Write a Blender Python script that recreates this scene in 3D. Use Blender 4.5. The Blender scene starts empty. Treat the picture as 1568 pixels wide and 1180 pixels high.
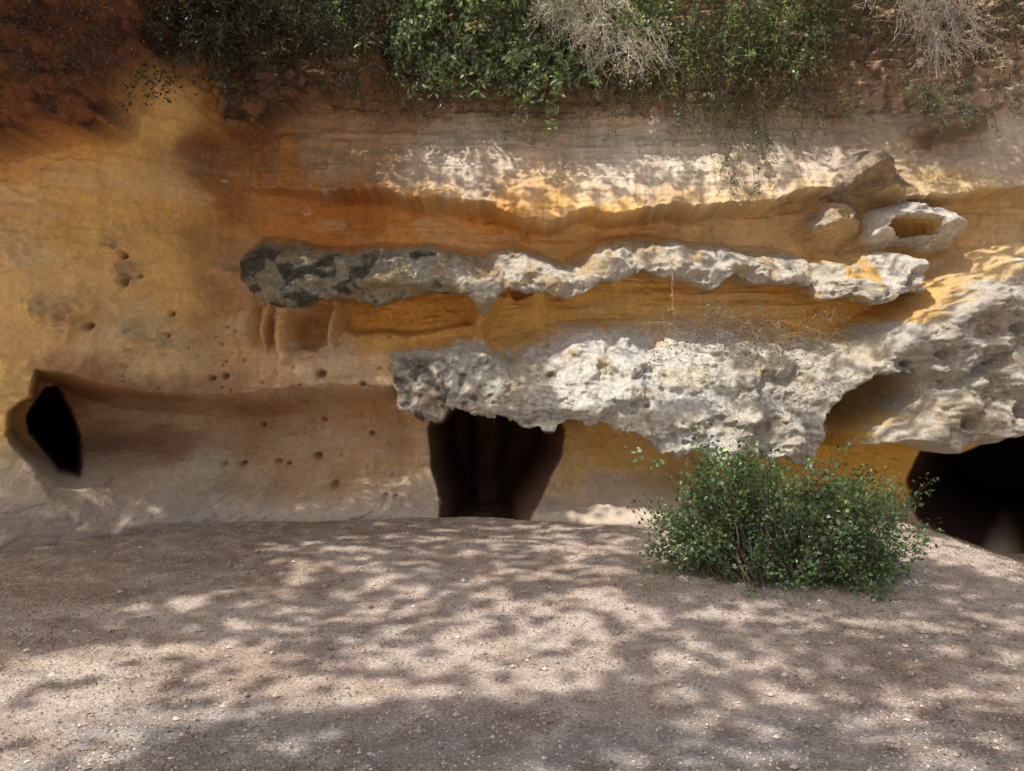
import bpy, math, numpy as np
rng=np.random.default_rng(7)
F=1184.0; CX=784.0; CY=590.0; CH=1.6
SUN=np.array([0.35,0.38,-0.856]); SUN/=np.linalg.norm(SUN)
sc=bpy.context.scene
# ---------------------------------------------------------------- noise
def _h(ix,iy,iz,seed):
    h=(ix.astype(np.uint32)*np.uint32(374761393)+iy.astype(np.uint32)*np.uint32(668265263)+iz.astype(np.uint32)*np.uint32(2246822519)+np.uint32((seed*3266489917)&0xffffffff))
    h=(h^(h>>np.uint32(13)))*np.uint32(1274126177); h=h^(h>>np.uint32(16))
    return (h&np.uint32(0xffffff)).astype(np.float32)/np.float32(0xffffff)
def vn(x,y,z,seed=0):
    x=np.asarray(x,dtype=np.float32)+1000; y=np.asarray(y,dtype=np.float32)+1000; z=np.asarray(z,dtype=np.float32)+1000
    x,y,z=np.broadcast_arrays(x,y,z)
    ix=np.floor(x).astype(np.int64); iy=np.floor(y).astype(np.int64); iz=np.floor(z).astype(np.int64)
    fx=x-ix; fy=y-iy; fz=z-iz
    fx=fx*fx*(3-2*fx); fy=fy*fy*(3-2*fy); fz=fz*fz*(3-2*fz)
    def c(a,b,d): return _h(ix+a,iy+b,iz+d,seed)
    a=c(0,0,0)*(1-fx)+c(1,0,0)*fx; b=c(0,1,0)*(1-fx)+c(1,1,0)*fx
    e=c(0,0,1)*(1-fx)+c(1,0,1)*fx; f=c(0,1,1)*(1-fx)+c(1,1,1)*fx
    return ((a*(1-fy)+b*fy)*(1-fz)+(e*(1-fy)+f*fy)*fz)*2-1
def fbm(x,y,z,o=4,seed=0,g=.5):
    s=0;a=1;t=0;k=1
    for i in range(o):
        s=s+a*vn(x*k+i*7.3,y*k+i*3.1,z*k,seed+i*17); t+=a; a*=g; k*=2.03
    return s/t
def ridged(x,y,z,o=4,seed=0,g=.5):
    s=0;a=1;t=0;k=1
    for i in range(o):
        s=s+a*(1-2*np.abs(vn(x*k+i*7.3,y*k+i*3.1,z*k,seed+i*17))); t+=a; a*=g; k*=2.03
    return s/t
def worley(x,y,seed=0):
    x=np.asarray(x)+500.; y=np.asarray(y)+500.; ix=np.floor(x).astype(np.int64); iy=np.floor(y).astype(np.int64); z0=np.zeros_like(ix); m=np.full(x.shape,9.)
    for a in (-1,0,1):
        for b in (-1,0,1):
            jx=_h(ix+a,iy+b,z0,seed); jy=_h(ix+a,iy+b,z0+1,seed); m=np.minimum(m,(ix+a+jx-x)**2+(iy+b+jy-y)**2)
    return np.sqrt(m)
def ss(t): t=np.clip(t,0,1); return t*t*(3-2*t)
def sdf(px,py,poly):
    P=np.array(poly,float); n=len(P); d=np.full(px.shape,1e9); ins=np.zeros(px.shape,bool)
    for i in range(n):
        a=P[i]; b=P[(i+1)%n]; e=b-a
        wx=px-a[0]; wy=py-a[1]
        t=np.clip((wx*e[0]+wy*e[1])/(e@e+1e-9),0,1)
        d=np.minimum(d,(wx-e[0]*t)**2+(wy-e[1]*t)**2)
        c=((a[1]<=py)&(b[1]>py))|((b[1]<=py)&(a[1]>py))
        if abs(e[1])>1e-9:
            xi=a[0]+(py-a[1])/e[1]*e[0]; ins^=c&(px<xi)
    d=np.sqrt(d); return np.where(ins,d,-d)
# ---------------------------------------------------------------- base wall shape
cols=[-400,0,160,290,345,400,600,900,1200,1400,1568,2000]
rowsY=[-300,0,170,350,560,800,1100]
tab=np.array([
[7.3,7.3,7.5,7.9,8.3,8.4,8.5,8.5,8.5,8.5,8.4,8.3],
[6.5,6.5,6.7,7.2,7.7,7.8,8.0,8.1,8.1,8.0,7.9,7.6],
[6.5,6.6,6.9,7.4,7.8,7.8,7.95,8.05,8.05,7.95,7.8,7.6],
[6.4,6.6,7.0,7.5,7.9,8.0,8.05,8.05,8.0,7.9,7.8,7.5],
[6.3,6.5,6.9,7.4,7.7,7.85,8.0,8.0,8.0,7.8,7.6,7.4],
[6.3,6.5,6.9,7.4,7.7,7.85,8.0,8.0,8.0,7.8,7.6,7.4],
[6.3,6.5,6.9,7.4,7.7,7.85,8.0,8.0,8.0,7.8,7.6,7.4]])
gx=np.arange(-400,2001,8.); gy=np.arange(-300,1101,8.)
t1=np.array([np.interp(gx,cols,r) for r in tab]); T2=np.array([np.interp(gy,rowsY,t1[:,i]) for i in range(len(gx))]).T
def blur(a,k):
    for ax in (0,1):
        p=np.pad(a,[(k,k) if i==ax else (0,0) for i in (0,1)],mode='edge')
        a=sum(np.take(p,range(j,j+a.shape[ax]),axis=ax) for j in range(2*k+1))/(2*k+1)
    return a
T2=blur(blur(T2,3),2)
def bil(img,px,py,x0,y0,st):
    u=np.clip((px-x0)/st,0,img.shape[1]-1.001); v=np.clip((py-y0)/st,0,img.shape[0]-1.001)
    i=u.astype(int); j=v.astype(int); fu=u-i; fv=v-j
    return (img[j,i]*(1-fu)+img[j,i+1]*fu)*(1-fv)+(img[j+1,i]*(1-fu)+img[j+1,i+1]*fu)*fv
def Dlow(px,py): return bil(T2,px,py,-400,-300,8.)
fx=np.arange(-5.9,5.9,.0125)
out=5.9+np.cumsum(.03*1.16**np.arange(32)); 
xs=np.concatenate([-out[::-1],fx,out]); 
zs=np.concatenate([np.arange(-.9,0,.1),np.arange(0,5.7,.0115),np.arange(5.72,6.5,.04)])
X,Z=np.meshgrid(xs,zs)
D=np.full(X.shape,7.8)
for i in range(5):
    D=Dlow(CX+X*F/D,CY-(Z-CH)*F/D)
DL=D.copy()
w1=fbm(X/.5,Z/.5,0,5,11); w2=fbm(X/.5,Z/.5,0,5,23)
def co(off,wa=12):
    d=DL-off
    return CX+X*F/d+w1*wa, CY-(Z-CH)*F/d+w2*wa
def ledge(tb,off,botw=14,rz=.6,jag=10,seed=3,wa=12,lin=False,tj=4):
    px,py=co(off,wa); tb=np.array(tb,float)
    Tt=np.interp(px,tb[:,0],tb[:,1]); B=np.interp(px,tb[:,0],tb[:,2]); A=np.interp(px,tb[:,0],tb[:,3],left=0,right=0)
    B=B+jag*fbm(px/30,0,0,4,seed,.65)+jag*.25
    Tt=Tt+tj*fbm(px/60,0,0,3,seed+5)
    t=(py-Tt)/np.maximum(B-Tt,5)
    r=np.clip(t/rz,0,1); rise=r if lin else 1-(1-r)**2
    fall=1-ss((py-B)/botw+.3)
    return A*rise*fall, ss((t+.06)/.34)*fall*ss(A/.15)
L0,m0=ledge([(350,200,262,0),(400,190,275,.2),(520,180,290,.4),(600,178,304,.58),(650,178,312,.62),(740,176,308,.6),(765,176,322,.62),(800,176,344,.66),(838,176,342,.64),(880,175,322,.6),(950,175,332,.64),(1000,175,326,.62),(1100,176,320,.6),(1200,176,304,.58),(1290,176,292,.5),(1400,170,292,.4),(1568,165,292,.4),(2000,165,290,.4)],.4,8,1.0,9,3,14,True)
L1,m1=ledge([(350,385,420,0),(372,360,436,.35),(400,352,448,.5),(430,352,458,.6),(470,356,446,.58),(510,360,434,.58),(540,360,438,.62),(572,358,448,.68),(605,358,436,.64),(640,360,428,.62),(680,358,426,.62),(705,358,432,.64),(725,358,446,.68),(742,360,464,.72),(758,358,450,.68),(776,358,424,.64),(800,362,420,.66),(825,370,424,.66),(850,384,440,.6),(872,390,440,.55),(885,374,434,.56),(905,364,420,.58),(940,352,410,.62),(980,346,404,.62),(1020,344,408,.64),(1045,350,422,.64),(1080,358,426,.64),(1115,360,412,.6),(1150,364,426,.6),(1200,366,418,.56),(1236,374,418,.48)],.5,7,.85,12,31,12)
L1c,m1c=ledge([(1230,395,425,.0),(1248,380,438,.5),(1290,372,430,.62),(1330,366,443,.74),(1370,362,424,.74),(1400,362,430,.76),(1450,388,404,.1)],.6,6,.8,12,37)
L2,m2=ledge([(582,540,570,0),(598,518,598,.4),(640,512,618,.6),(680,510,628,.65),(705,508,612,.7),(740,508,616,.7),(800,500,628,.76),(860,486,636,.84),(905,480,618,.88),(960,476,634,.9),(1000,474,654,.94),(1040,476,664,.96),(1100,478,672,.97),(1160,480,660,.96),(1232,486,670,.94),(1258,494,612,.9),(1300,492,564,.82),(1350,480,554,.8),(1400,455,560,.75)],.8,9,.95,24,41,14)
def blob(poly,off,amp,w,wa=12,pw=.5):
    px,py=co(off,wa); d=sdf(px,py,poly); m=ss(d/w+.1); return amp*m**pw,ss(d/14+.3)
MS,_=blob(mp:=[(1345,505),(1372,470),(1450,432),(1490,392),(1560,362),(1700,345),(2600,330),(2600,660),(1700,640),(1568,652),(1500,682),(1440,692),(1408,680),(1312,680),(1330,648),(1388,610),(1402,572),(1385,556),(1340,548)],.8,.9,38,24)
px,py=co(.8,24); mm=ss(sdf(px,py,mp)/38+.1)
K1,mk1=blob([(1334,325),(1346,306),(1405,290),(1472,304),(1500,342),(1474,374),(1435,372),(1400,356),(1380,368),(1345,360)],.5,.62,44,14,.62)
K2,mk2=blob([(1264,292),(1296,234),(1333,210),(1376,232),(1416,282),(1370,296),(1300,304)],.5,.7,52,12,.62)
K3,mk3=blob([(1395,190),(1430,168),(1500,165),(1545,180),(1500,200),(1440,212)],.4,.4,26,14,.6)
K4,mk4=blob([(1225,350),(1246,296),(1285,290),(1322,310),(1330,350),(1300,382),(1250,380)],.35,.44,50,14,.6)
K5,mk5=blob([(1348,395),(1378,362),(1410,364),(1452,392),(1440,410),(1400,416),(1378,434),(1346,422)],.7,.88,34,10,.6)
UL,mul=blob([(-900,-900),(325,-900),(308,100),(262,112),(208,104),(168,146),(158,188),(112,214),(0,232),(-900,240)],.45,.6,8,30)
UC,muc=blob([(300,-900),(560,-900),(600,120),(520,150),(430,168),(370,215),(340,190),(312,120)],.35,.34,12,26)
def pend(x0,y0,y1,w,amp):
    px,py=co(.3,12); return amp*np.exp(-np.abs((px-x0-6*np.sin(py/17))/(w*(1+1.2*(1-ss((py-y0)/60)))))**2.5)*ss((py-y0)/14)*(1-ss((py-y1)/45))
PD=pend(434,438,548,16,.4)
for a in [(404,440,560,9,.26),(506,430,520,11,.24),(742,440,492,11,.34),(370,400,560,18,.16),(822,422,440,10,.2)]: PD=np.maximum(PD,pend(*a))
P=np.maximum.reduce([L0,L1,L1c,L2,MS,K1,K2,K3,K4,K5,UL,UC]); P=np.maximum(P,PD)
led=np.maximum.reduce([m1,m1c,m2,mm,mk1,mk2,mk3,mk4,mk5])
px,py=co(0,10)
P=np.maximum(P,.34*ss((px-330)/120)*(1-ss((px-600)/60))*ss((py-500)/60)*(1-ss((py-588)/34)))
px,py=co(.4,8)
fa=np.interp(px,[-400,0,160,200,500,660,760,860,960,1100,1300,1400,1568,2000],[.45,.45,.3,.4,.5,.45,.4,.62,.8,.7,.6,.5,.4,.4])
ft=np.interp(px,[-400,0,110,165,200,600,660,860,900,1040,1300,1400,1568],[718,718,735,765,740,728,740,745,735,730,750,785,840])
FL=fa*ss((py-ft)/70+.15)**1.3
P=np.maximum(P,FL)
def dent(poly,off,dep,w,wa=8):
    px,py=co(off,wa); return dep*ss(sdf(px,py,poly)/w+.2)
N=dent([(1292,570),(1330,552),(1392,560),(1400,590),(1385,615),(1335,645),(1300,650),(1275,640)],.6,.55,24)
nk=dent([(1360,342),(1372,328),(1404,322),(1440,334),(1440,352),(1405,350),(1378,354)],.5,.4,10,10); N+=nk
N+=dent([(455,478),(480,458),(506,474),(508,520),(490,540),(460,535)],0,.16,10)
N+=dent([(518,445),(560,428),(700,432),(724,455),(728,500),(650,512),(540,512),(516,500)],0,.24,14)
N+=dent([(778,435),(815,430),(818,450),(790,454)],.2,.16,8)
P=P-N
px,py=co(-.2,9)
d=sdf(px,py,[(78,562),(130,570),(200,590),(300,606),(450,600),(600,610),(645,640),(650,700),(640,765),(165,800),(150,765),(118,742),(60,700),(30,665),(36,630),(72,604)])
ra=np.interp(px,[0,110,200,330,640],[1.2,1.1,.85,.5,.3]); rw=np.interp(px,[0,60,110,200,500],[6,7,20,40,40])
REC=ra*ss(d/rw)*(1-ss((py-660)/110)*np.interp(px,[70,170],[0,1])*.95)
PNH=P-REC*.3
P=P-REC
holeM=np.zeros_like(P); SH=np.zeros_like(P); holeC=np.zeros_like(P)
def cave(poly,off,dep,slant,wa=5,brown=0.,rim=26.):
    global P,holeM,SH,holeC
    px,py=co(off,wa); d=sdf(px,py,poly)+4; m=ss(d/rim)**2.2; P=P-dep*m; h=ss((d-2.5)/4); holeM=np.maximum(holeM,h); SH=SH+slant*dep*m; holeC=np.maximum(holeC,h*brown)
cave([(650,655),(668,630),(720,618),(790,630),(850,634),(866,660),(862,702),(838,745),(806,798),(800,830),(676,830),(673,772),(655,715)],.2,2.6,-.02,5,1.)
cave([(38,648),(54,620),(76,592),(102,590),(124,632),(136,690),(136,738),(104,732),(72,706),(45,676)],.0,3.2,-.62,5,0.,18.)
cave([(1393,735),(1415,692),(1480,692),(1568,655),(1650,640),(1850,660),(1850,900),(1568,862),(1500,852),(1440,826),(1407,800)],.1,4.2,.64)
P=P+.5*holeC*np.exp(-((px-745)/34)**4)*ss(-(P+1.2)/.4)
px,py=co(.1,9)
pits=[(350,628,4),(378,655,4),(322,716,4),(352,715,5),(414,714,4),(475,703,5),(511,740,7),(560,668,4),(478,645,4),(410,470,5),(500,575,7),(345,575,5),(322,580,5),(596,755,5),(430,716,4),(560,590,5),(260,480,5),(183,392,6),(182,432,9),(130,497,7),(205,425,4),(255,512,4),(610,755,4)]
for i in range(45): pits.append((rng.uniform(180,640),rng.uniform(500,600),rng.uniform(1.2,2.8)))
for i in range(18): pits.append((rng.uniform(180,640),rng.uniform(600,760),rng.uniform(1.2,2.2)))
pitM=np.zeros_like(P)
for a,b,r in pits:
    e=np.exp(-(((px-a)/r)**2+((py-b)/(r*.85))**2)**1.3); P=P-min(.12,r*.02)*e; pitM=np.maximum(pitM,e*min(1,r/5))
px2,py2=co(.75,6)
for a,b,r in [(841,560,6),(700,590,6),(760,600,4),(640,590,5),(1240,560,6),(990,600,5),(1540,600,14),(1455,620,12),(1500,560,14),(1530,480,12),(1420,520,9)]:
    P=P-min(.16,r*.016)*np.exp(-(((px2-a)/r)**2+((py2-b)/(r*.8))**2)**1.5)
rough=np.clip(led+.8*mul+.8*muc,0,1)
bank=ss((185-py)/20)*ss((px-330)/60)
bk=vn(X/.28+.6*w1,Z/.16+.6*w2,1,49)*2.4; bk=(np.floor(bk)+ss((bk-np.floor(bk)-.35)/.3))/2.4
wa_=worley(X/.42+.5*w1,Z/.26+.5*w2,301); wb_=worley(X/.17+.4*w1,Z/.12+.4*w2,302)
P=P+led*(.07*bk+.08*ridged(X/.3,Z/.2,0,5,51,.55)+.03*fbm(X/.05,Z/.04,0,3,52)+.15*(.5-wa_**1.3)+.06*(.5-wb_))
P=P+mm*(.14*ridged(X/.6,Z/.42,.5,3,57)+.06*bk+.3*(.5-worley(X/.62+.5*w2,Z/.48+.5*w1,303)**1.4))
P=P+(mul+muc*.6)*(.18*fbm(X/.3,Z/.22,0,5,53,.6))
P=P+bank*(.07*fbm(X/.4,Z/.05,0,4,54)+.05*fbm(X/.1,Z/.08,0,4,58,.6))
sm=1-rough
band=ss((px-380)/80)*ss((py-150)/60)*(1-ss((py-500)/40))
P=P+sm*(.05*fbm(X/.8,Z/.45,0,4,61)+.010*fbm(X/.5,Z/.035,0,3,62)+.006*fbm(X/.07,Z/.06,0,3,63))
fl=ss((fbm(X/.5,Z/.4,9,4,305)-.0)/.3)
P=P-sm*fl*.016*ss((.42-worley(X/.1,Z/.075,304))/.25)+sm*.018*(ss((fbm(X/.35+.4*w1,Z/.25,4,4,306)-.02)/.05))
P=P+sm*ss((420-px)/80)*.06*ridged(X/.9+.5*w2,Z/1.3,0,4,60)
P=P+sm*band*(1-m0)*.055*ridged(X/1.4,Z/.13+.4*w1,0,3,64)
P=P+m0*(.03*fbm(X/.9,Z/.06,0,4,66)+.02*fbm(X/.045,Z/.5,0,3,67)+.04*ridged(X/.6,Z/.3,0,3,68))
nod=np.zeros_like(P)
for a,b,r in [(180,375,22),(172,428,22),(205,522,28),(95,478,38),(255,515,24),(50,465,24)]:
    nod=np.maximum(nod,np.exp(-(((px-a+25*w1)/r)**2+((py-b+25*w2)/(r*.8))**2)**1.3))
P=P+nod*(.04+.12*ridged(X/.14,Z/.12,0,3,71))
Y=DL-P
Zd=Z-.17*np.maximum.reduce([L1,L1c,L2,MS])*ss((Z-.7)/.3)+rough*.02*fbm(X/.15,Y/.15,Z/.15,3,77)
Xd=X+rough*.03*fbm(X/.2,Y/.2,Z/.2,3,79)+SH-.62*REC*ss((-X-2.9)/.9)
YNH=(DL-PNH)
# ---------------------------------------------------------------- colours
pf=CX+Xd*F/Y; qf=CY-(Zd-CH)*F/Y
n1=fbm(X/.18,Z/.14,0,5,91,.6); n2=fbm(X/.09,Z/.07,3,4,93,.65)
ncx=pf+60*w1+26*n1; ncy=qf+45*w2+20*n2
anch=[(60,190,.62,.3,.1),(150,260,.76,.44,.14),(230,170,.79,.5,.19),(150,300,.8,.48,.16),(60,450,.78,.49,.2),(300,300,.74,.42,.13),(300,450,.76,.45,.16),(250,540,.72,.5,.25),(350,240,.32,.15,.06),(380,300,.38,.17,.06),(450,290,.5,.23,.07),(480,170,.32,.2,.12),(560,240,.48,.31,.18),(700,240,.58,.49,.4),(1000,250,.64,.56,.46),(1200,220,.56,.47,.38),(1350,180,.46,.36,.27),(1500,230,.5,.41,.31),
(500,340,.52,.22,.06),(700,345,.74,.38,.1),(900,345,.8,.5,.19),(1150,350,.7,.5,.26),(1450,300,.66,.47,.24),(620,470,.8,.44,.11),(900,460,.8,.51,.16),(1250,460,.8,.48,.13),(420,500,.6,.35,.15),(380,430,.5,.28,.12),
(600,120,.24,.13,.07),(430,80,.12,.07,.045),(900,100,.26,.16,.09),(1250,100,.32,.2,.12),(200,650,.36,.2,.12),(130,600,.36,.19,.1),(400,620,.46,.27,.15),(400,700,.52,.34,.2),(570,680,.58,.37,.2),(300,750,.54,.44,.33),(600,770,.6,.48,.34),(480,560,.66,.46,.28),(950,700,.8,.49,.11),(1300,690,.8,.49,.11),(1300,600,.68,.52,.32),(930,770,.7,.58,.44),(50,620,.7,.45,.17),(60,760,.52,.42,.3),(750,640,.64,.42,.2),(1100,600,.58,.47,.35)]  # lower-left recess anchors: red-brown rock, darkened further as shade under the bulge
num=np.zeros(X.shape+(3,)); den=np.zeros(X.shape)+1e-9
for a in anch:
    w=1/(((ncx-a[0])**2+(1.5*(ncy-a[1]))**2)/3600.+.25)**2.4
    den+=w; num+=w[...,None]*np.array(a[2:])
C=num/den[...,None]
st=fbm(X/1.5,Z/.07,0,4,81); C*=(1+.1*st*sm)[...,None]
sp=fbm(X/.3,Z/.22,0,5,83); C*=(1+.18*sp)[...,None]
vs=ss((fbm(X/.09,Z/1.2,0,4,87)-.08)/.3)*sm*.22; C=C*(1-vs[...,None])+C*np.array([.62,.55,.5])*vs[...,None]
def mix(m,c):
    global C
    m=np.clip(m,0,1)[...,None]; C=C*(1-m)+np.array(c)*m
mix(ss((fbm(X/.7,Z/.35,2,6,85,.6)-.05)/.3)*sm*.35*ss((qf-200)/100),(.72,.59,.39))
mix(ss((fbm(X/.5,Z/.5,6,6,86,.6)-.1)/.2)*sm*.3*ss((qf-240)/60)*(1-ss((qf-560)/40)),(.54,.29,.1))
mix(ss((np.maximum(m1,m2)-.35+.5*n1)/.4)*.85,(.56,.45,.3))
crust=ss((np.maximum.reduce([m1*.78,m1c*.9,m2*1.02])-.5+.8*n1+.3*n2)/.34)
mix(crust*.92,(.7,.65,.56)); mix(m2*ss((pf-800)/50)*ss((1130-pf)/60)*ss((n1+.5)/.3)*.8,(.8,.77,.7))  # pale crust, then the sunlit ledge stretch painted whiter
mix(ss((np.maximum(mk1,mk5)-.4+.8*n1)/.3)*(1-ss(nk/.2))*.94,(.76,.72,.65)); mix(ss(nk/.25),(.7,.42,.14))
mix(ss((mm-.35+.7*n1)/.4)*.9,(.62,.585,.52)); mix(mk2*ss((n1+.3)/.3)*.85*ss((285-qf)/12),(.24,.22,.16)); mix(mk3*.8*ss((n1+.3)/.3),(.24,.19,.14)); mix(mk4*ss((n1+.05)/.25)*.8,(.56,.5,.42))
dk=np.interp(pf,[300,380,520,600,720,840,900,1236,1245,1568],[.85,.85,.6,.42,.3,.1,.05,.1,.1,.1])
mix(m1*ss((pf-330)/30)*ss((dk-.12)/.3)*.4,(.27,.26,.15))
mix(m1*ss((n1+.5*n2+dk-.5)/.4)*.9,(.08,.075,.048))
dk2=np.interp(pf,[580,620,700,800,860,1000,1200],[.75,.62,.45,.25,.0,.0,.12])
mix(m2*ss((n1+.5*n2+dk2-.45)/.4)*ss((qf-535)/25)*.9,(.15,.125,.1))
mix(ss((n2-.08)/.3)*np.maximum.reduce([m2,mm,m1c,mk1])*.45*(1-.8*ss((pf-810)/60)*ss((1130-pf)/60)),(.3,.275,.235))
mix(ss((wa_-.6)/.25)*led*.3*(1-.6*m2),(.4,.31,.2))
mix(ss((fbm(X/.3,Z/.2,7,4,95)-.08)/.25)*np.maximum(m2,mm)*.45*ss((qf-440)/40),(.68,.55,.37))
mix(nod*ss((n1+.3)/.4)*.6,(.4,.32,.2)); mix(nod*ss((n2-.1)/.25)*.5,(.2,.15,.09))
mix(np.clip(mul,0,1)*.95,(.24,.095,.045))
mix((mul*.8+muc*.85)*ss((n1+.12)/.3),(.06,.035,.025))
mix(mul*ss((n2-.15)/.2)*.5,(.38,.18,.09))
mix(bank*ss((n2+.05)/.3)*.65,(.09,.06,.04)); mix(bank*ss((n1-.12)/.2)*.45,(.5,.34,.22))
mix(m0*ss((fbm(X/.1,Z/.6,0,4,96)-.05)/.3)*.35,(.3,.23,.17))
mix(ss((qf-745+12*n1)/45)*.75*(1-holeM),(.5,.41,.34))
mix(pitM*.6,(.15,.07,.04))
mix(holeM,(.055,.032,.024)); mix(holeC,(.2,.11,.07))  # cave walls painted near-black as shade, centre cave dark brown
C=np.clip(C,.008,.82)
# ---------------------------------------------------------------- mesh helpers
def newmesh(name,V,Fq,cols=None,mats=(),smooth=True,midx=None,extra=None):
    me=bpy.data.meshes.new(name); V=np.asarray(V,dtype=np.float32); Fq=np.asarray(Fq,dtype=np.int32)
    me.vertices.add(len(V)); me.vertices.foreach_set('co',V.ravel())
    k=Fq.shape[1]; me.loops.add(Fq.size); me.loops.foreach_set('vertex_index',Fq.ravel())
    me.polygons.add(len(Fq)); me.polygons.foreach_set('loop_start',np.arange(0,Fq.size,k,dtype=np.int32)); me.polygons.foreach_set('loop_total',np.full(len(Fq),k,dtype=np.int32))
    me.polygons.foreach_set('use_smooth',np.full(len(Fq),smooth))
    for m in mats: me.materials.append(m)
    if midx is not None: me.polygons.foreach_set('material_index',np.asarray(midx,dtype=np.int32))
    me.update(calc_edges=True)
    if cols is not None:
        at=me.color_attributes.new('Col','FLOAT_COLOR','POINT'); c=np.ones((len(V),4),dtype=np.float32); c[:,:3]=cols
        if extra is not None: c[:,3]=extra
        at.data.foreach_set('color',c.ravel())
    ob=bpy.data.objects.new(name,me); sc.collection.objects.link(ob); return ob
def gridfaces(r,c):
    i=np.arange(r*c).reshape(r,c); return np.stack([i[:-1,:-1],i[:-1,1:],i[1:,1:],i[1:,:-1]],-1).reshape(-1,4)
# ---------------------------------------------------------------- materials
def nmat(name):
    m=bpy.data.materials.new(name); m.use_nodes=True; nt=m.node_tree; b=nt.nodes['Principled BSDF']; return m,nt,b
def rockmat():
    m,nt,b=nmat('weathered_sandstone'); N=nt.nodes; L=nt.links
    a=N.new('ShaderNodeVertexColor'); a.layer_name='Col'
    tc=N.new('ShaderNodeTexCoord')
    n2=N.new('ShaderNodeTexNoise'); n2.inputs['Scale'].default_value=20; n2.inputs['Detail'].default_value=5; n2.inputs['Roughness'].default_value=.75; L.new(tc.outputs['Object'],n2.inputs['Vector'])
    am=N.new('ShaderNodeMath'); am.operation='MULTIPLY_ADD'; L.new(a.outputs['Alpha'],am.inputs[0]); am.inputs[1].default_value=.4; am.inputs[2].default_value=.4
    sb=N.new('ShaderNodeMath'); sb.operation='SUBTRACT'; L.new(n2.outputs['Fac'],sb.inputs[0]); sb.inputs[1].default_value=.5
    ml=N.new('ShaderNodeMath'); ml.operation='MULTIPLY'; L.new(sb.outputs[0],ml.inputs[0]); L.new(am.outputs[0],ml.inputs[1])
    m3=N.new('ShaderNodeMath'); m3.operation='MULTIPLY_ADD'; L.new(ml.outputs[0],m3.inputs[0]); m3.inputs[1].default_value=2.2; m3.inputs[2].default_value=1.0
    mu=N.new('ShaderNodeVectorMath'); mu.operation='SCALE'; L.new(a.outputs['Color'],mu.inputs[0]); L.new(m3.outputs[0],mu.inputs['Scale'])
    L.new(mu.outputs[0],b.inputs['Base Color']); b.inputs['Roughness'].default_value=.95; b.inputs['Specular IOR Level'].default_value=.1
    st=N.new('ShaderNodeMath'); st.operation='MULTIPLY_ADD'; L.new(a.outputs['Alpha'],st.inputs[0]); st.inputs[1].default_value=.045; st.inputs[2].default_value=.026
    bu=N.new('ShaderNodeBump'); bu.inputs['Strength'].default_value=1; L.new(st.outputs[0],bu.inputs['Distance']); L.new(n2.outputs['Fac'],bu.inputs['Height']); L.new(bu.outputs[0],b.inputs['Normal'])
    return m
def groundmat():
    m,nt,b=nmat('sandy_gravel'); N=nt.nodes; L=nt.links
    a=N.new('ShaderNodeVertexColor'); a.layer_name='Col'; tc=N.new('ShaderNodeTexCoord')
    n=N.new('ShaderNodeTexNoise'); n.inputs['Scale'].default_value=60; n.inputs['Detail'].default_value=4; n.inputs['Roughness'].default_value=.75; L.new(tc.outputs['Object'],n.inputs['Vector'])
    mr=N.new('ShaderNodeMapRange'); mr.inputs[1].default_value=.3; mr.inputs[2].default_value=.7; mr.inputs[3].default_value=.5; mr.inputs[4].default_value=1.5; L.new(n.outputs['Fac'],mr.inputs[0])
    mu=N.new('ShaderNodeVectorMath'); mu.operation='SCALE'; L.new(a.outputs['Color'],mu.inputs[0]); L.new(mr.outputs[0],mu.inputs['Scale']); L.new(mu.outputs[0],b.inputs['Base Color'])
    b.inputs['Roughness'].default_value=.95; b.inputs['Specular IOR Level'].default_value=.1
    bu=N.new('ShaderNodeBump'); bu.inputs['Strength'].default_value=1; bu.inputs['Distance'].default_value=.025; L.new(n.outputs['Fac'],bu.inputs['Height']); L.new(bu.outputs[0],b.inputs['Normal'])
    return m
def leafmat(name,rough=.4,trans=.35):
    m,nt,b=nmat(name); N=nt.nodes; L=nt.links
    a=N.new('ShaderNodeVertexColor'); a.layer_name='Col'; L.new(a.outputs['Color'],b.inputs['Base Color']); b.inputs['Roughness'].default_value=rough
    if trans>0:
        tr=N.new('ShaderNodeBsdfTranslucent'); s=N.new('ShaderNodeVectorMath'); s.operation='MULTIPLY'; s.inputs[1].default_value=(1.5,1.7,.6); L.new(a.outputs['Color'],s.inputs[0]); L.new(s.outputs[0],tr.inputs['Color'])
        mx=N.new('ShaderNodeMixShader'); mx.inputs[0].default_value=trans; L.new(b.outputs[0],mx.inputs[1]); L.new(tr.outputs[0],mx.inputs[2]); L.new(mx.outputs[0],N['Material Output'].inputs[0])
    return m
def barkmat(name='bark'):
    m,nt,b=nmat(name); N=nt.nodes; L=nt.links
    a=N.new('ShaderNodeVertexColor'); a.layer_name='Col'; L.new(a.outputs['Color'],b.inputs['Base Color']); b.inputs['Roughness'].default_value=.9; b.inputs['Specular IOR Level'].default_value=.15
    tc=N.new('ShaderNodeTexCoord'); n=N.new('ShaderNodeTexNoise'); n.inputs['Scale'].default_value=30; n.inputs['Detail'].default_value=2; L.new(tc.outputs['Object'],n.inputs['Vector']); bu=N.new('ShaderNodeBump'); bu.inputs['Distance'].default_value=.01; L.new(n.outputs['Fac'],bu.inputs['Height']); L.new(bu.outputs[0],b.inputs['Normal'])
    return m
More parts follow.
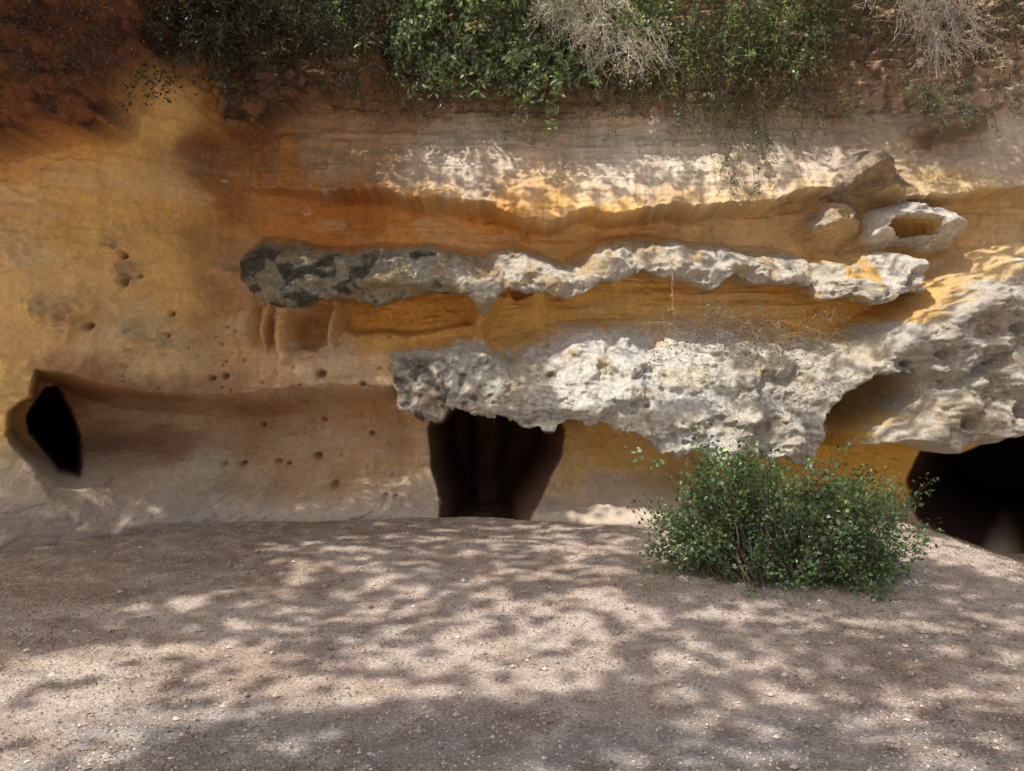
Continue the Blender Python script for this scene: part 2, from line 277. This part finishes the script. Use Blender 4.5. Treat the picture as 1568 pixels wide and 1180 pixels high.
def canopymat():
    m,nt,b=nmat('canopy_leaf'); N=nt.nodes; L=nt.links; N.remove(b)
    a=N.new('ShaderNodeVertexColor'); a.layer_name='Col'; df=N.new('ShaderNodeBsdfDiffuse'); L.new(a.outputs['Color'],df.inputs[0]); tr=N.new('ShaderNodeBsdfTranslucent'); L.new(a.outputs['Color'],tr.inputs[0])
    mx=N.new('ShaderNodeMixShader'); mx.inputs[0].default_value=.5; L.new(df.outputs[0],mx.inputs[1]); L.new(tr.outputs[0],mx.inputs[2]); L.new(mx.outputs[0],N['Material Output'].inputs[0]); return m
ROCK=rockmat(); GND=groundmat(); LEAF=leafmat('green_leaf',.35,.3); CLEAF=canopymat(); BARK=barkmat(); LIT=leafmat('dry_leaf',.8,0)
# ---------------------------------------------------------------- cliff object
ext=[.5,1.5,4,10,40]
Vx=[Xd];Vy=[Y];Vz=[Zd];Cc=[C];Al=[rough]
for k,e in enumerate(ext):
    Vx.append(Xd[-1:]); Vy.append(Y[-1:]*0+8.6+e); Vz.append(Zd[-1:]+.1+.1*k); Cc.append(np.ones((1,len(xs),3))*np.array([.2,.15,.09])); Al.append(rough[-1:])
Vx=np.vstack(Vx);Vy=np.vstack(Vy);Vz=np.vstack(Vz);CC=np.vstack(Cc);AA=np.vstack(Al)
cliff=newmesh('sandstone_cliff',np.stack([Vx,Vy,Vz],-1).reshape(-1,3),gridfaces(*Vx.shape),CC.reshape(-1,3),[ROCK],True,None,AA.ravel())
# ---------------------------------------------------------------- ground
jr=np.argmin(np.abs(zs-.25)); yb=YNH[jr]
k=25; ybs=np.convolve(np.pad(yb,k,mode='edge'),np.ones(2*k+1)/(2*k+1),'valid')
def gbase(x,y):
    z=.30*ss((y-3.2)/4.2)-.36*ss((x-3.5)/1.5)*ss((y-4.5)/2.5)+.05*ss((-x-2)/3)*ss((y-4)/2)
    z=z+.035*fbm(x/1.1,y/.9,0,3,101)*ss((y-1)/2)+.012*fbm(x/.22,y/.2,0,4,103)
    return z
def gz(x,y):
    z=gbase(x,y); y0=np.interp(x,xs,ybs)
    return z-1.3*ss((y-y0-.05)/.35)
gxs=np.concatenate([-6-np.cumsum(.05*1.25**np.arange(30))[::-1],np.arange(-6,6,.025),6+np.cumsum(.05*1.25**np.arange(30))])
gys=np.concatenate([2-np.cumsum(.05*1.25**np.arange(30))[::-1],np.arange(2,9,.022),9+np.cumsum(.05*1.25**np.arange(30))])
GX,GY=np.meshgrid(gxs,gys); GZ=gz(GX,GY)+.005*fbm(GX/.04,GY/.04,0,2,104)
gn=fbm(GX/.8,GY/.5,0,5,111); gn2=fbm(GX/.12,GY/.1,0,4,113); gn3=fbm(GX/.35,GY/.2,0,5,115,.6)
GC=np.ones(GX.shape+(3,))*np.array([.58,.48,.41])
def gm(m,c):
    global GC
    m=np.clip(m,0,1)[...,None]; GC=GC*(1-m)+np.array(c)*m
gm(ss((-GX-.6+.5*gn)/1.5)*ss((GY-4.6+.5*gn)/.9)*.65,(.33,.25,.175))  # leaf-littered ground browner, its colour also lowered to deepen the shade here
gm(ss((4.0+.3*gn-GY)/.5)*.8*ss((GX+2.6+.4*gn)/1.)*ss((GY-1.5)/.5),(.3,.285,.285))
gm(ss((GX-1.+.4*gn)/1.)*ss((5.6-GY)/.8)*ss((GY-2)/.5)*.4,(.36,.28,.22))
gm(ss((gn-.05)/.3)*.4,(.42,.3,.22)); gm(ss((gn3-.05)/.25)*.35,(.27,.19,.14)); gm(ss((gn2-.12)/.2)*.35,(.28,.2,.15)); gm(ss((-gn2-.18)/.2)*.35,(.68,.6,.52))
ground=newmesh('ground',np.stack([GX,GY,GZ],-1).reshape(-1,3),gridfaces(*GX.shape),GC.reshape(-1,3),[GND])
# ---------------------------------------------------------------- plant helpers
class MB:
    def __init__(s): s.V=[];s.F=[];s.C=[];s.M=[];s.n=0
    def add(s,V,Fq,C,mi):
        s.V.append(V);s.F.append(Fq+s.n);s.C.append(C);s.M.append(np.full(len(Fq),mi));s.n+=len(V)
    def tube(s,path,r0,r1,col,sides=4,mi=0):
        path=np.asarray(path,float); n=len(path); t=np.gradient(path,axis=0); t/=np.linalg.norm(t,axis=1)[:,None]+1e-9
        up=np.array([.3,.2,.9]); a=np.cross(t,up); a/=np.linalg.norm(a,axis=1)[:,None]+1e-9; b=np.cross(t,a)
        r=np.linspace(r0,r1,n)[:,None]; an=np.arange(sides)*2*math.pi/sides
        V=np.stack([path+r*(a*math.cos(q)+b*math.sin(q)) for q in an],1).reshape(-1,3)
        i=np.arange(n*sides).reshape(n,sides); j=np.roll(i,-1,1)
        Fq=np.stack([i[:-1],j[:-1],j[1:],i[1:]],-1).reshape(-1,4); s.add(V,Fq,np.ones((len(V),3))*np.array(col),mi)
    def leaves(s,P,D,L,W,col,mi=1,up=0.5):
        n=len(P)
        if n==0:return
        D=D/(np.linalg.norm(D,axis=1)[:,None]+1e-9)
        Nn=rng.normal(size=(n,3)); Nn[:,2]+=up*3; S=np.cross(D,Nn); S/=np.linalg.norm(S,axis=1)[:,None]+1e-9
        L=np.broadcast_to(L,(n,))[:,None]; W=np.broadcast_to(W,(n,))[:,None]; U=np.cross(S,D)
        v=np.stack([P,P+D*L*.45+S*W*.5+U*W*.15,P+D*L,P+D*L*.45-S*W*.5+U*W*.15],1).reshape(-1,3)
        Fq=np.arange(4*n).reshape(n,4); s.add(v,Fq,np.repeat(col,4,axis=0),mi)
    def build(s,name,mats,smooth=False):
        return newmesh(name,np.vstack(s.V),np.vstack(s.F),np.clip(np.vstack(s.C),.005,.8),mats,smooth,np.concatenate(s.M))
def curve(a,b,n=8,sag=0.,wob=.03):
    t=np.linspace(0,1,n)[:,None]; p=a+(b-a)*t; p[:,2]+=sag*4*(t*(1-t))[:,0]
    w=np.cumsum(rng.normal(size=(n,3))*wob,axis=0); w-=w[0]; return p+w
def green(n,c=(.055,.085,.035),v=.35,yel=.25):
    c=np.array(c)*np.exp(rng.normal(size=(n,1))*v); y=(rng.random(n)<yel)[:,None]; return np.where(y,c*np.array([1.7,1.45,1.]),c)
def W(px,py,d): return np.array([(px-CX)*d/F,d,CH-(py-CY)*d/F])
# ---------------------------------------------------------------- bush
mb=MB(); base=W(1195,925,5.75); base[2]=gz(np.array([base[0]]),np.array([5.75]))[0]
lobes=[(1128,748,90,80,92),(1275,785,98,80,100),(1055,815,66,64,70),(1190,850,120,80,105),(1335,835,50,74,70),(1030,770,42,50,24),(1145,700,44,34,26),(1285,735,50,32,26),(1140,895,100,44,62),(1290,895,90,44,56),(1200,760,60,60,32),(1095,695,60,36,12),(1355,770,36,44,14)]
for lx,ly,rx,ry,n in lobes:
    for i in range(n):
        v=rng.normal(size=3); v/=np.linalg.norm(v); v*=rng.uniform(.4,1.18)
        dd=5.75+v[1]*.5; tip=W(lx+v[0]*rx,ly-v[2]*ry,5.75); tip[1]=dd
        tip[2]=max(tip[2],gz(np.array([tip[0]]),np.array([dd]))[0]+.06)
        st=base+np.array([(tip[0]-base[0])*.5,rng.normal()*.12,0]); st[2]=gz(np.array([st[0]]),np.array([st[1]]))[0]-.02
        p=curve(st,tip,9,rng.uniform(-.02,.1),.03); mb.tube(p,.005,.0015,(.16,.12,.09),3)
        m=rng.integers(22,38); t=rng.uniform(.6,1.,m)*8; k0=np.clip(t.astype(int),0,7); f=(t-k0)[:,None]; q=p[k0]*(1-f)+p[k0+1]*f+rng.normal(size=(m,3))*.036
        dr=rng.normal(size=(m,3))*1.6+(p[-1]-p[-3])/np.linalg.norm(p[-1]-p[-3]); sh=rng.uniform(.6,1.9)
        LL=rng.uniform(.026,.044,m); mb.leaves(q,dr,LL,LL*rng.uniform(.55,.8,m),green(m,(.1,.16,.08),.3,.24)*sh,1,.4)
mb.build('evergreen_bush',[BARK,LEAF])
# ---------------------------------------------------------------- top hanging shrubs
def hang(name,anchors,nper,leafn,col,lsize,length=(.3,.8),spread=(.5,.3),bark=(.16,.12,.09),yel=.2,r=.004,droop=.6,sub=2):
    mb=MB()
    for (ax,ay,d) in anchors:
        o=W(ax,ay,d)
        for i in range(nper):
            a=o+rng.normal(size=3)*np.array([.12,.04,.08]); ln=rng.uniform(*length)
            dr=np.array([rng.normal()*spread[0],-abs(rng.normal())*spread[1],-droop+rng.normal()*.35]); dr/=np.linalg.norm(dr)
            b=a+dr*ln; p=curve(a,b,9,rng.uniform(0,.1),.014); mb.tube(p,r,r*.4,bark,3)
            paths=[p]
            for j in range(sub):
                k0=rng.integers(2,7); e=p[k0]+(dr+rng.normal(size=3)*np.array([.7,.35,.7]))*ln*rng.uniform(.15,.45); pp=curve(p[k0],e,6,.0,.01); mb.tube(pp,r*.6,r*.25,bark,3); paths.append(pp)
            for pp in paths:
                m=int(leafn*len(pp)/9)
                if m<1: continue
                t=rng.uniform(.15,1.,m)*(len(pp)-1); k0=np.clip(t.astype(int),0,len(pp)-2); f=(t-k0)[:,None]; q=pp[k0]*(1-f)+pp[k0+1]*f+rng.normal(size=(m,3))*.02
                mb.leaves(q,rng.normal(size=(m,3))+np.array([0,-.3,-.6]),rng.uniform(.7,1.3,m)*lsize,rng.uniform(.35,.6,m)*lsize,green(m,col,.35,yel)*rng.uniform(.6,1.3),1,.3)
    return mb.build(name,[BARK,LEAF])
A=[]
while len(A)<62:
    a=rng.uniform(465,890); b=rng.uniform(-70,120)
    if b<np.interp(a,[465,540,620,700,800,890],[60,60,85,110,118,80]): A.append((a,b,rng.uniform(7.5,7.8)))
hang('hanging_evergreen_shrub',A,7,19,(.17,.23,.14),.066,(.2,.55),(.7,.14))
hang('hanging_evergreen_shrub',[(rng.uniform(860,1270),rng.uniform(-70,60),rng.uniform(7.7,7.95)) for i in range(38)],6,15,(.13,.17,.09),.046,(.25,.6),(.5,.1))
hang('hanging_bramble',[(1090,60,7.8),(1130,90,7.8),(1160,110,7.8),(1110,40,7.8),(1180,60,7.8),(1150,190,7.7),(1140,225,7.45),(1160,160,7.8)],6,15,(.11,.14,.06),.038,(.3,.7),(.25,.1),droop=1.)
hang('hanging_bramble',[(rng.uniform(600,1300),rng.uniform(60,150),7.75) for i in range(32)],5,10,(.11,.14,.08),.04,(.2,.6),(.4,.1),droop=.9)
hang('hanging_evergreen_shrub',[(rng.uniform(980,1260),rng.uniform(-60,30),7.6) for i in range(16)],5,26,(.15,.2,.11),.05,(.5,1.0),(.35,.08),droop=1.)
hang('hanging_bramble',[(195,110,6.3),(240,100,6.4),(290,95,6.6)],4,8,(.05,.05,.03),.045,(.15,.35),(.4,.2),droop=.9)
hang('scrub_vegetation',[(rng.uniform(180,560),rng.uniform(-90,110),rng.uniform(6.6,7.3)) for i in range(50)],9,18,(.045,.05,.03),.04,(.2,.5),(.7,.4),bark=(.07,.045,.03))
hang('scrub_vegetation',[(rng.uniform(-40,170),rng.uniform(-80,110),rng.uniform(5.8,6.2)) for i in range(24)],9,10,(.08,.045,.025),.026,(.1,.3),(.7,.4),bark=(.09,.05,.035))
hang('scrub_vegetation',[(rng.uniform(1260,1600),rng.uniform(-90,70),rng.uniform(7.4,7.7)) for i in range(28)],8,11,(.07,.075,.045),.034,(.2,.6),(.6,.12),bark=(.14,.1,.08))
hang('hanging_bramble',[(1440,140,7.2),(1470,150,7.2),(1420,135,7.3),(1490,140,7.2)],8,18,(.12,.14,.09),.03,(.1,.3),(.6,.15),droop=.6)
hang('dry_shrub',[(870,-20,7.5),(900,-10,7.5),(930,30,7.5),(960,50,7.5),(880,30,7.5),(850,0,7.5),(980,60,7.55)],16,8,(.5,.47,.43),.026,(.2,.45),(.35,.12),bark=(.6,.56,.52),r=.005,sub=6)
hang('dry_shrub',[(1430,-10,7.3),(1450,10,7.3),(1440,40,7.3),(1410,-20,7.3)],18,8,(.45,.42,.4),.026,(.25,.5),(.4,.12),bark=(.58,.52,.5),r=.005,sub=6)
hang('hanging_roots',[(rng.uniform(380,1300),rng.uniform(60,165),7.82) for i in range(95)],6,5,(.3,.22,.13),.022,(.12,.45),(.4,.06),bark=(.3,.21,.13),r=.003,droop=1.)
hang('hanging_roots',[(rng.uniform(330,430),rng.uniform(130,230),7.35) for i in range(10)],6,2,(.2,.14,.08),.015,(.15,.45),(.5,.1),bark=(.13,.08,.05),r=.003,droop=.9)
mb=MB(); p=curve(W(1027,395,7.35),W(1034,490,7.1),14,0,.006); mb.tube(p,.003,.002,(.42,.36,.25),3); m=60; k0=rng.integers(0,13,m)
mb.leaves(p[k0]+rng.normal(size=(m,3))*.012,rng.normal(size=(m,3)),.02,.012,np.ones((m,3))*np.array([.4,.34,.22]),1)
mb.build('hanging_vine',[BARK,LIT])
mb=MB()
for i in range(150):
    ax=rng.uniform(1060,1270) if i<120 else rng.uniform(1010,1060); a=W(ax,rng.uniform(490,560),7.1); a[1]=6.9+rng.uniform(0,.25)
    b=a+np.array([rng.normal()*.18,-rng.uniform(0.02,.2),rng.uniform(-.12,.16)]); mb.tube(curve(a,b,7,.03,.014),.003,.0015,(.34,.28,.22),3)
    if i%2: 
        m=8; mb.leaves(b+rng.normal(size=(m,3))*.04,rng.normal(size=(m,3)),.03,.015,green(m,(.11,.13,.06)),1)
mb.build('dry_twigs',[BARK,LEAF])
# ---------------------------------------------------------------- litter + gravel
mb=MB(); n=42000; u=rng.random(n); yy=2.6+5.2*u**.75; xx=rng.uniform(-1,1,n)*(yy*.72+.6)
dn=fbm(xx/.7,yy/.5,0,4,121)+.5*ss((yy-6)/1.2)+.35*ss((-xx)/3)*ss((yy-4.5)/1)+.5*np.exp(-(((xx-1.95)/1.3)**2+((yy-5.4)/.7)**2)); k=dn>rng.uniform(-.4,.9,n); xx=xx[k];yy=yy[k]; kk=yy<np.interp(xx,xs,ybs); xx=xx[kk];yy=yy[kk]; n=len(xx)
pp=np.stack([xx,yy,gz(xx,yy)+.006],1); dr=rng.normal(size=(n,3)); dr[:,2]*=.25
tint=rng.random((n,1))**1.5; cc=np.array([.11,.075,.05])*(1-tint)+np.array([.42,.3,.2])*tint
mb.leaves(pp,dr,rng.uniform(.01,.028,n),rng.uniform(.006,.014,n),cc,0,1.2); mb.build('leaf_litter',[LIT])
n=18000; yy=2.6+4.6*rng.random(n)**1.2; xx=rng.uniform(-1,1,n)*(yy*.72+.5); zz=gz(xx,yy); r=rng.uniform(.003,.009,n)*np.where(rng.random(n)<.03,2.4,1)
oc=np.array([[1,0,0],[0,1,0],[-1,0,0],[0,-1,0],[0,0,.8],[0,0,-.8]])
V=(oc[None]*r[:,None,None]*rng.uniform(.6,1.3,(n,6,1)))+np.stack([xx,yy,zz+r*.3],1)[:,None]
ft=np.array([[0,1,4],[1,2,4],[2,3,4],[3,0,4],[1,0,5],[2,1,5],[3,2,5],[0,3,5]]); Fq=(ft[None]+np.arange(n)[:,None,None]*6).reshape(-1,3)
cc=np.repeat(np.array([.5,.43,.37])*rng.uniform(.45,1.3,(n,1)),6,axis=0)
newmesh('gravel',V.reshape(-1,3),Fq,cc,[BARK],False)
# ---------------------------------------------------------------- added canopy (unseen, overhead), leaves culled to shape the sun dapples
ZC=9.5
lit=[([(0,1010),(150,985),(400,985),(560,960),(700,935),(860,900),(965,900),(990,960),(930,1000),(1010,1040),(850,1062),(500,1075),(300,1125),(150,1180),(-50,1300),(-200,1300),(-200,1050)],.76),
([(150,930),(450,880),(650,850),(860,880),(700,940),(560,965),(400,985),(150,985)],.38),
([(400,830),(660,810),(900,790),(1000,840),(1000,900),(860,890),(600,860),(420,880)],.4),
([(960,900),(1100,930),(1400,940),(1800,900),(1800,1300),(1050,1300),(1000,1080),(1010,1000)],.4),
([(380,1100),(900,1065),(1050,1080),(1050,1300),(300,1300)],.12),
([(1000,1000),(1200,1010),(1300,1060),(1180,1100),(1020,1060)],.68),
([(865,738),(1055,742),(1060,800),(1000,810),(870,795)],.97),
([(1385,800),(1440,822),(1568,860),(1568,890),(1440,865),(1380,830)],.85),
([(1000,850),(1400,850),(1500,920),(1000,930)],.25),
([(560,262),(640,225),(750,185),(950,150),(1150,120),(1260,160),(1290,300),(1180,312),(950,335),(600,318)],.37),
([(460,-100),(1600,-100),(1600,130),(1260,150),(1000,180),(700,180),(460,130)],.45),
([(470,-100),(960,-100),(940,110),(800,150),(560,120),(460,80)],.75),
([(670,345),(880,370),(880,440),(700,430),(670,400)],.78),([(400,345),(670,345),(670,420),(400,430)],.28),
([(870,335),(1250,355),(1250,425),(870,435)],.55),([(1235,360),(1460,355),(1460,450),(1235,450)],.85),([(1240,205),(1510,280),(1510,385),(1230,375)],.7),
([(815,475),(1115,475),(1100,560),(1090,610),(860,625),(835,560)],1.),([(600,505),(815,500),(830,625),(600,620)],.14),([(1100,475),(1360,470),(1400,570),(1250,690),(980,690),(1095,600)],.45),
([(1350,500),(1450,420),(1568,350),(1900,350),(1900,700),(1300,690),(1400,600)],.45),
([(1040,660),(1400,700),(1400,860),(1000,860)],.8)]
def target(px,py):
    T=np.full(px.shape,.02)
    for poly,v in lit:
        m=ss(sdf(px,py,poly)/12+.5); T=T*(1-m)+v*m
    return T
sy=slice(0,None,2)
cp=np.stack([Xd[sy,sy],Y[sy,sy],Zd[sy,sy]],-1).reshape(-1,3); cp=cp[(np.abs(cp[:,0])<7)&(cp[:,2]>0)&(cp[:,2]<5.9)]
gs=slice(0,None,2); gp=np.stack([GX[gs,gs],GY[gs,gs],GZ[gs,gs]],-1).reshape(-1,3); gp=gp[(np.abs(gp[:,0])<8)&(gp[:,1]>1.9)&(gp[:,1]<8.5)]
pts=np.vstack([cp,gp]); PX=CX+pts[:,0]*F/pts[:,1]; PY=CY-(pts[:,2]-CH)*F/pts[:,1]
tv=target(PX,PY); tw=1-(1-tv)**1.8; tw[len(cp):]=1-(1-tv[len(cp):])**1.2; tv=tw
tv[(PX<-60)|(PX>1640)|(PY>1230)|(PY<-60)]=np.nan
s=(ZC-pts[:,2])/SUN[2]; q=pts+SUN*s[:,None]
x0,x1,y0c,y1c,bs=-10.,4.5,-2.2,8.,.04
nx=int((x1-x0)/bs); ny=int((y1c-y0c)/bs)
o=np.argsort(pts[:,2]); bi=((q[:,0]-x0)/bs).astype(int); bj=((q[:,1]-y0c)/bs).astype(int); ok=(bi>=0)&(bi<nx)&(bj>=0)&(bj<ny); o=o[ok[o]]
M=np.full((ny,nx),np.nan); M[bj[o],bi[o]]=tv[o]
for it in range(5):
    na=np.isnan(M)
    p=np.pad(M,1,mode='edge'); nb=np.stack([p[:-2,1:-1],p[2:,1:-1],p[1:-1,:-2],p[1:-1,2:]]); c=np.sum(~np.isnan(nb),0); sm_=np.nansum(nb,0); M=np.where(na&(c>0),sm_/np.maximum(c,1),M)
BX,BY=np.meshgrid(x0+bs*(np.arange(nx)+.5),y0c+bs*(np.arange(ny)+.5))
M=np.where(np.isnan(M),np.where(BY<-.8,1.,.9),M)
wl=ss((BY-3.4)/.5)
nzg=.8*fbm(BX/.115,BY/.07,0,2,131)+.32*fbm(BX/.45,BY/.25,0,2,133); nzw=.8*fbm(BX/.085,BY/.085,0,2,135)+.25*fbm(BX/.35,BY/.25,0,2,137)
def rank(a): return np.argsort(np.argsort(a.ravel())).reshape(a.shape)/a.size
rk=rank(nzg)*(1-wl)+rank(nzw)*wl
cov=rk>M
bj,bi=np.nonzero(cov); per=(2000*(1-wl)+3400*wl)[bj,bi]*bs*bs; cnt=rng.poisson(per); bi=np.repeat(bi,cnt); bj=np.repeat(bj,cnt); n=len(bi)
lx=x0+bs*(bi+rng.random(n)); ly=y0c+bs*(bj+rng.random(n)); lw=wl[bj,bi]; t=rng.uniform(-.3,1.,n)*(1-lw)+rng.uniform(1.2,2.9,n)*lw
LP=np.stack([lx,ly,np.full(n,ZC)],1)+SUN*t[:,None]
dr=rng.normal(size=(n,3)); dr[:,2]*=.4
LS=rng.uniform(.07,.11,n)*(1-.4*lw)
LP-=dr/np.linalg.norm(dr,axis=1)[:,None]*LS[:,None]*.5
split=LP[:,0]<-3.2
def limbs(mb,root,top,targets,r0):
    mb.tube(curve(root,top,9,0,.05),r0,r0*.7,(.14,.11,.08),10)
    for tg in targets:
        p=curve(top,tg,10,.12,.07); mb.tube(p,r0*.4,r0*.08,(.14,.11,.08),6)
        for j in range(6):
            k0=rng.integers(2,9); e=p[k0]+rng.normal(size=3)*np.array([1.,1.,.15]); mb.tube(curve(p[k0],e,6,.05,.03),r0*.1,.006,(.12,.09,.07),4)
for sel,root,top,tg in [(split,(-8.2,1.2,-.1),(-7.6,1.8,9.0),[(-10,2.5,10.4),(-9,5,9.5),(-6,4.8,9.4),(-5,2.8,10.),(-4,5.6,8.8)]),(~split,(1.8,10.6,6.4),(1.2,9.6,8.8),[(-2,5.9,8.6),(0,4.4,9.5),(1.5,5.2,8.8),(3.5,5.8,8.7),(3,7.,8.7)])]:
    mb=MB(); limbs(mb,np.array(root),np.array(top),[np.array(a) for a in tg],.2)
    k=sel.nonzero()[0]; mb.leaves(LP[k],dr[k],LS[k],LS[k]*rng.uniform(.6,.7,len(k)),green(len(k),(.16,.2,.08),.2,.2),1,.7)
    mb.build('sun_gobo_canopy',[BARK,CLEAF])  # unseen trees added as a gobo for the dappled sun
print('leaves',n)
# ---------------------------------------------------------------- light, world, camera
el=math.asin(-SUN[2]); 
w=bpy.data.worlds.new('World'); sc.world=w; w.use_nodes=True; nt=w.node_tree
sk=nt.nodes.new('ShaderNodeTexSky'); sk.sky_type='NISHITA'; sk.sun_disc=False; sk.sun_elevation=el
sd=-SUN; sk.sun_rotation=math.atan2(sd[0],sd[1]); sk.dust_density=6; sk.air_density=1.2
bg=nt.nodes['Background']; nt.links.new(sk.outputs[0],bg.inputs[0]); bg.inputs[1].default_value=.15
ld=bpy.data.lights.new('sun','SUN'); ld.energy=5; ld.angle=math.radians(.5); ld.color=(1,.95,.87); lo=bpy.data.objects.new('sun',ld); sc.collection.objects.link(lo)
from mathutils import Vector
lo.rotation_euler=Vector(SUN).to_track_quat('-Z','Y').to_euler(); lo.location=(-4,-3,12)
cam=bpy.data.cameras.new('camera'); cam.lens=F*36/1568; cam.sensor_width=36; cam.clip_end=1000; co_=bpy.data.objects.new('camera',cam); sc.collection.objects.link(co_); co_.location=(0,0,CH); co_.rotation_euler=(math.radians(90),0,0); sc.camera=co_
sc.view_settings.view_transform='Standard'; sc.view_settings.look='None'; sc.view_settings.exposure=0
